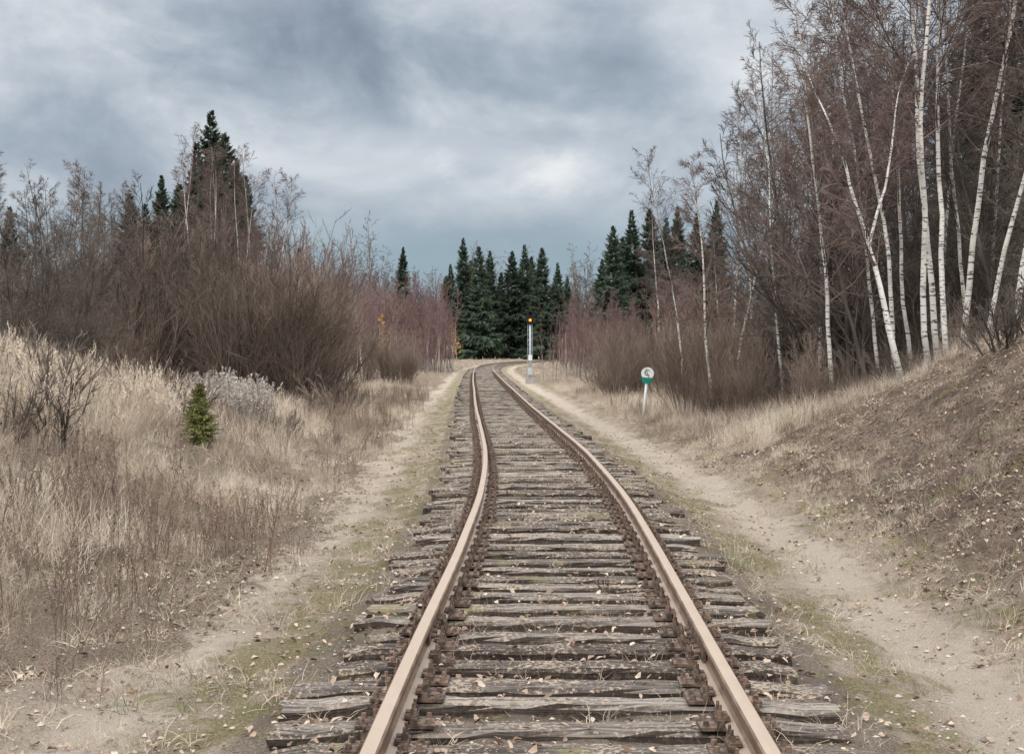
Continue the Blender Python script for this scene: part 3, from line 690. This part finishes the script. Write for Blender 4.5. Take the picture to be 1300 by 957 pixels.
def ws(x,y,o):
    pt=fbm(x*1.1,y*1.1,95); ao=np.abs(o)
    return np.where(ao<1.4,.12,np.where(ao<2.2,.4*sst(.4,.6,pt),.4))*np.where((o>2.1)&(o<2.8),.15,1)
x,y,o=scatter_pts(16000,(-6,7),(4.5,50),ws,1.5); sc=.5+.7*rng.random(len(x))
pid=np.where(rng.random(len(x))<.10,3,rng.integers(0,3,len(x))); scatter('short_grass',cgs,x,y,H(x,y),sc,.15,pid=pid)
def ww(x,y,o):
    pt=fbm(x*.45,y*.45,97); return np.where(o<0,sst(2.3,3.3,-o),sst(3.1,4,o)*.8)*sst(.42,.58,pt)*nosap(x,y)
x,y,o=scatter_pts(4800,(-10,8),(6,60),ww,1.3); sw=(.25+.6*rng.random(len(x))**1.6)*np.where(o>0,.9,1.)
a=np.array([(rng.normal(125,55),rng.uniform(12.5,17)) for i in range(55)]+[(rng.normal(310,35),rng.uniform(12,15)) for i in range(14)]+[(rng.normal(90,60),rng.uniform(8.5,12)) for i in range(16)]); xa=px(a[:,0],a[:,1])
kk_=nosap(xa,a[:,1]); xa=xa[kk_]; a=a[kk_]
x=np.r_[x,xa];y=np.r_[y,a[:,1]];sw=np.r_[sw,rng.uniform(.4,.9,len(xa))]
scatter('dead_weeds',cw,x,y,H(x,y),sw,.14)
a=[(rng.uniform(240,338),rng.uniform(27,32)) for i in range(60)]; a=np.array(a); x=px(a[:,0],a[:,1]); scatter('fluffy_seed_weeds',cf,x,a[:,1],H(x,a[:,1]),.65+.4*rng.random(len(x)),.15)
cl_=protos('low_bush',me_low); x,y,o=scatter_pts(260,(-12,12),(10,75),lambda x,y,o:np.where(o<0,sst(3.5,6,-o)*.6,sst(4.5,7,o))*nosap(x,y),1.); scatter('low_bushes',cl_,x,y,H(x,y),.4+.6*rng.random(len(x)),.1)
# fallen twigs on right bank
x,y,o=scatter_pts(420,(3.4,9),(8,32),None,1.1); n_=len(x); a=rng.random(n_)*6.28; L=.15+.7*rng.random(n_)**1.5
pts=[]
for k in np.linspace(-.5,.5,5):
    xx=x+np.cos(a)*L*k+rng.normal(size=n_)*.02; yy=y+np.sin(a)*L*k; pts.append(np.stack([xx,yy,H(xx,yy)+.02+.04*rng.random(n_)],-1))
pts=np.stack(pts,1); b=MB(); b.tubes(pts,np.linspace(1,.4,5)[None]*(.003+.005*rng.random(n_))[:,None],4,0); b.obj('fallen_twigs',[M['weed']],True)

# ------------------------------------------------------------------ whistle sign
Ys=39.6; xs_=px(817,Ys); zs=float(H(xs_,Ys)); e=empty('whistle_sign',(xs_,Ys,zs)); e.rotation_euler=(0,math.radians(5),0)
hp=1.42-zs
b=MB(); b.cyl((0,0,-.25),(0,0,hp-.1),.042,.038,14); b.obj('post',[M['white']],True,e)
def plate(outline,y0,y1):
    n_=len(outline); o_=np.array(outline); bb=MB()
    V=np.r_[np.c_[o_[:,0],np.full(n_,y0),o_[:,1]],np.c_[o_[:,0],np.full(n_,y1),o_[:,1]],[[o_[:,0].mean(),y0,o_[:,1].mean()]],[[o_[:,0].mean(),y1,o_[:,1].mean()]]]
    Qs=[[i,(i+1)%n_,n_+(i+1)%n_,n_+i] for i in range(n_)]; Ts=[[2*n_,i,(i+1)%n_] for i in range(n_)]+[[2*n_+1,n_+(i+1)%n_,n_+i] for i in range(n_)]
    bb.add(V,Qs,Ts); return bb
cz=hp-.175; R_=.175
w=[(R_*math.cos(t),cz+R_*math.sin(t)) for t in np.linspace(math.radians(-40),math.radians(220),28)]
plate(w,-.06,-.045).obj('white_plate',[M['white']],False,e)
g0=[(w[-1][0],w[-1][1]-.002),(-R_*.92,cz-.16),(-R_*.66,cz-.25),(-R_*.35,cz-.28),(R_*.35,cz-.28),(R_*.66,cz-.25),(R_*.92,cz-.16),(w[0][0],w[0][1]-.002)]
plate(g0,-.06,-.045).obj('green_plate',[M['green']],False,e)
th=np.radians(np.linspace(48,312,22)); b=MB(); ro,ri=.085,.062
V=np.r_[np.c_[ro*np.cos(th),np.full(22,-.063),cz+.02+ro*np.sin(th)],np.c_[ri*np.cos(th),np.full(22,-.063),cz+.02+ri*np.sin(th)]]
b.add(V,[[i,i+1,22+i+1,22+i] for i in range(21)]); b.obj('letter_c',[M['black']],False,e)
# ------------------------------------------------------------------ signal
Yg=84.6; xg=px(673,Yg); zg=float(H(xg,Yg)); e=empty('railway_signal',(xg,Yg,zg)); hs=4.35-zg
b=MB(); b.box((0,0,.1),(.55,.55,.5)); b.obj('foundation',[M['concrete']],False,e)
b=MB(); b.cyl((0,0,.2),(0,0,hs-.9),.07,.06,16); b.cyl((0,0,hs-.9),(0,0,hs-.3),.05,.05,12); b.obj('mast',[M['galv']],True,e)
b=MB()
for sx in(-.14,.14): b.cyl((sx,.22,.3),(sx,.22,hs-.9),.014,.014,6)
for zz in np.arange(.5,hs-.9,.3): b.cyl((-.14,.22,zz),(.14,.22,zz),.01,.01,6)
b.obj('ladder',[M['galv']],False,e)
w=[(.22*math.cos(t),hs-.22+.22*math.sin(t)) for t in np.linspace(0,math.pi,14)]+[(.22*math.cos(t),hs-.70+.22*math.sin(t)) for t in np.linspace(math.pi,2*math.pi,14)]
plate(w,-.12,-.10).obj('backboard',[M['black']],False,e)
b=MB(); b.box((0,-.0,hs-.46),(.26,.19,.76)); 
for zz in(hs-.24,hs-.66):
    a=np.radians(np.linspace(-20,200,14)); 
    V=np.r_[np.c_[.1*np.cos(a),np.full(14,-.12),zz+.1*np.sin(a)],np.c_[.1*np.cos(a),np.full(14,-.36),zz+.1*np.sin(a)-.02]]
    b.add(V,[[i,i+1,14+i+1,14+i] for i in range(13)])
b.obj('lamp_housing_with_visors',[M['black']],False,e)
b=MB(); b.cyl((0,-.12,hs-.24),(0,-.14,hs-.24),.085,.08,18); b.obj('upper_lens',[M['black']],True,e)
b=MB(); b.cyl((0,-.12,hs-.66),(0,-.14,hs-.66),.085,.08,18); b.obj('lit_lens',[M['amber']],True,e)
b=MB(); b.box((0,-.1,1.55),(.22,.03,.34)); b.obj('number_plate',[M['white']],False,e)
b=MB(); b.box((.0,.0,.75),(.26,.22,.42)); b.obj('relay_box',[M['galv']],False,e)

# ------------------------------------------------------------------ world
el,az=math.radians(42),math.radians(200)
wd=bpy.data.worlds.new('World'); scene.world=wd; wd.use_nodes=True; nt=wd.node_tree; nt.nodes.clear()
w=N.__new__(N); w.t=nt
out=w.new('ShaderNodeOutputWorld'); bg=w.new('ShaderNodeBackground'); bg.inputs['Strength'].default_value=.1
nt.links.new(bg.outputs[0],out.inputs[0])
sky=w.new('ShaderNodeTexSky',sky_type='NISHITA'); sky.sun_disc=False; sky.sun_elevation=el; sky.sun_rotation=az
tc=w.new('ShaderNodeTexCoord'); d=tc.outputs['Generated']; sx=w.new('ShaderNodeSeparateXYZ'); w.put(sx.inputs[0],d)
zc=w.m('MAXIMUM',sx.outputs[2],0.); den=w.m('ADD',zc,.22)
cv=w.new('ShaderNodeCombineXYZ'); w.put(cv.inputs[0],w.m('DIVIDE',sx.outputs[0],den)); w.put(cv.inputs[1],w.m('DIVIDE',sx.outputs[1],den))
n1=w.noise(1.5,4,cv.outputs[0],.55,.3)
mp=w.new('ShaderNodeMapping'); mp.inputs['Scale'].default_value=(1,1,1.4); w.put(mp.inputs[0],d)
n2=w.noise(8,5,mp.outputs[0],.58,.5); n3=w.noise(20,6,mp.outputs[0],.6,.2)
def blob(cx,cz_,rx,rz,e0=.1,e1=1.0,na=2.6,nn=None):
    u_=w.m('DIVIDE',w.m('SUBTRACT',sx.outputs[0],cx),rx); v_=w.m('DIVIDE',w.m('SUBTRACT',sx.outputs[2],cz_),rz)
    q=w.m('ADD',w.m('MULTIPLY',u_,u_),w.m('MULTIPLY',v_,v_)); q=w.m('ADD',q,w.m('MULTIPLY',w.m('SUBTRACT',nn or n3,.5),na))
    f=w.rng(q,e0,e1,1.,0.); return w.m('MULTIPLY',f,w.rng(sx.outputs[1],0.,.3))
val=w.m('ADD',.57,w.m('MULTIPLY',w.m('SUBTRACT',n1,.5),.7)); val=w.m('ADD',val,w.m('MULTIPLY',w.m('SUBTRACT',n2,.5),.95)); val=w.m('ADD',val,w.m('MULTIPLY',w.m('SUBTRACT',n3,.5),.5))
for cx,cz_,rx,rz,am,e0,e1,na,nn in(
  (.055,.120,.050,.024,.26,-.6,1.7,5.5,n3),(-.005,.125,.045,.020,.18,-.6,1.8,5.5,n3),(-.105,.130,.055,.024,.18,-.6,1.8,5.5,n3),
  (.0,.122,.19,.035,.12,-.4,1.4,2.6,n2),(-.15,.215,.13,.035,-.28,-.5,1.5,2.6,n2),(.03,.185,.12,.025,-.18,-.4,1.4,2.6,n2),
  (.18,.225,.10,.06,.36,-.5,1.5,2.6,n2),(.14,.165,.07,.04,.16,-.3,1.5,2.6,n2),(-.30,.22,.10,.04,.12,-.5,1.5,2.6,n2)):
    val=w.m('ADD',val,w.m('MULTIPLY',blob(cx,cz_,rx,rz,e0,e1,na,nn),am))
cc=w.ramp(val,[(0,(.20,.235,.295)),(.25,(.27,.32,.39)),(.5,(.385,.445,.52)),(.72,(.56,.61,.67)),(1,(.84,.86,.88))])
low=w.rng(sx.outputs[2],.06,.115,.85,0.); cc=w.mix(low,cc,(.295,.405,.475))
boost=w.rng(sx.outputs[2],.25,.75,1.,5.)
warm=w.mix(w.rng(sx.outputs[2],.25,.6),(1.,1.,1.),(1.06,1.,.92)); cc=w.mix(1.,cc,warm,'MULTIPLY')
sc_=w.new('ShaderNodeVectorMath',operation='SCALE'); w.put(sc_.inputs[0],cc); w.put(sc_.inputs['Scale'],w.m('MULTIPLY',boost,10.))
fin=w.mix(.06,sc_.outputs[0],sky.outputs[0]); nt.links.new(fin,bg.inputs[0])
sd=bpy.data.lights.new('sun','SUN'); sd.energy=1.5; sd.angle=math.radians(12); sd.color=(1,.94,.85)
so=bpy.data.objects.new('sun',sd); link(so)
dirv=Vector((math.sin(az)*math.cos(el),math.cos(az)*math.cos(el),math.sin(el))); so.rotation_euler=(-dirv).to_track_quat('-Z','Y').to_euler()

# ------------------------------------------------------------------ camera
cd_=bpy.data.cameras.new('camera'); cd_.lens=F*36/1300; cd_.sensor_width=36; cd_.shift_y=-(478.5-445)/1300; cd_.clip_end=6000; cd_.clip_start=.05
co=bpy.data.objects.new('camera',cd_); co.location=(0,0,CAMZ); co.rotation_euler=(math.radians(90),0,0); link(co); scene.camera=co
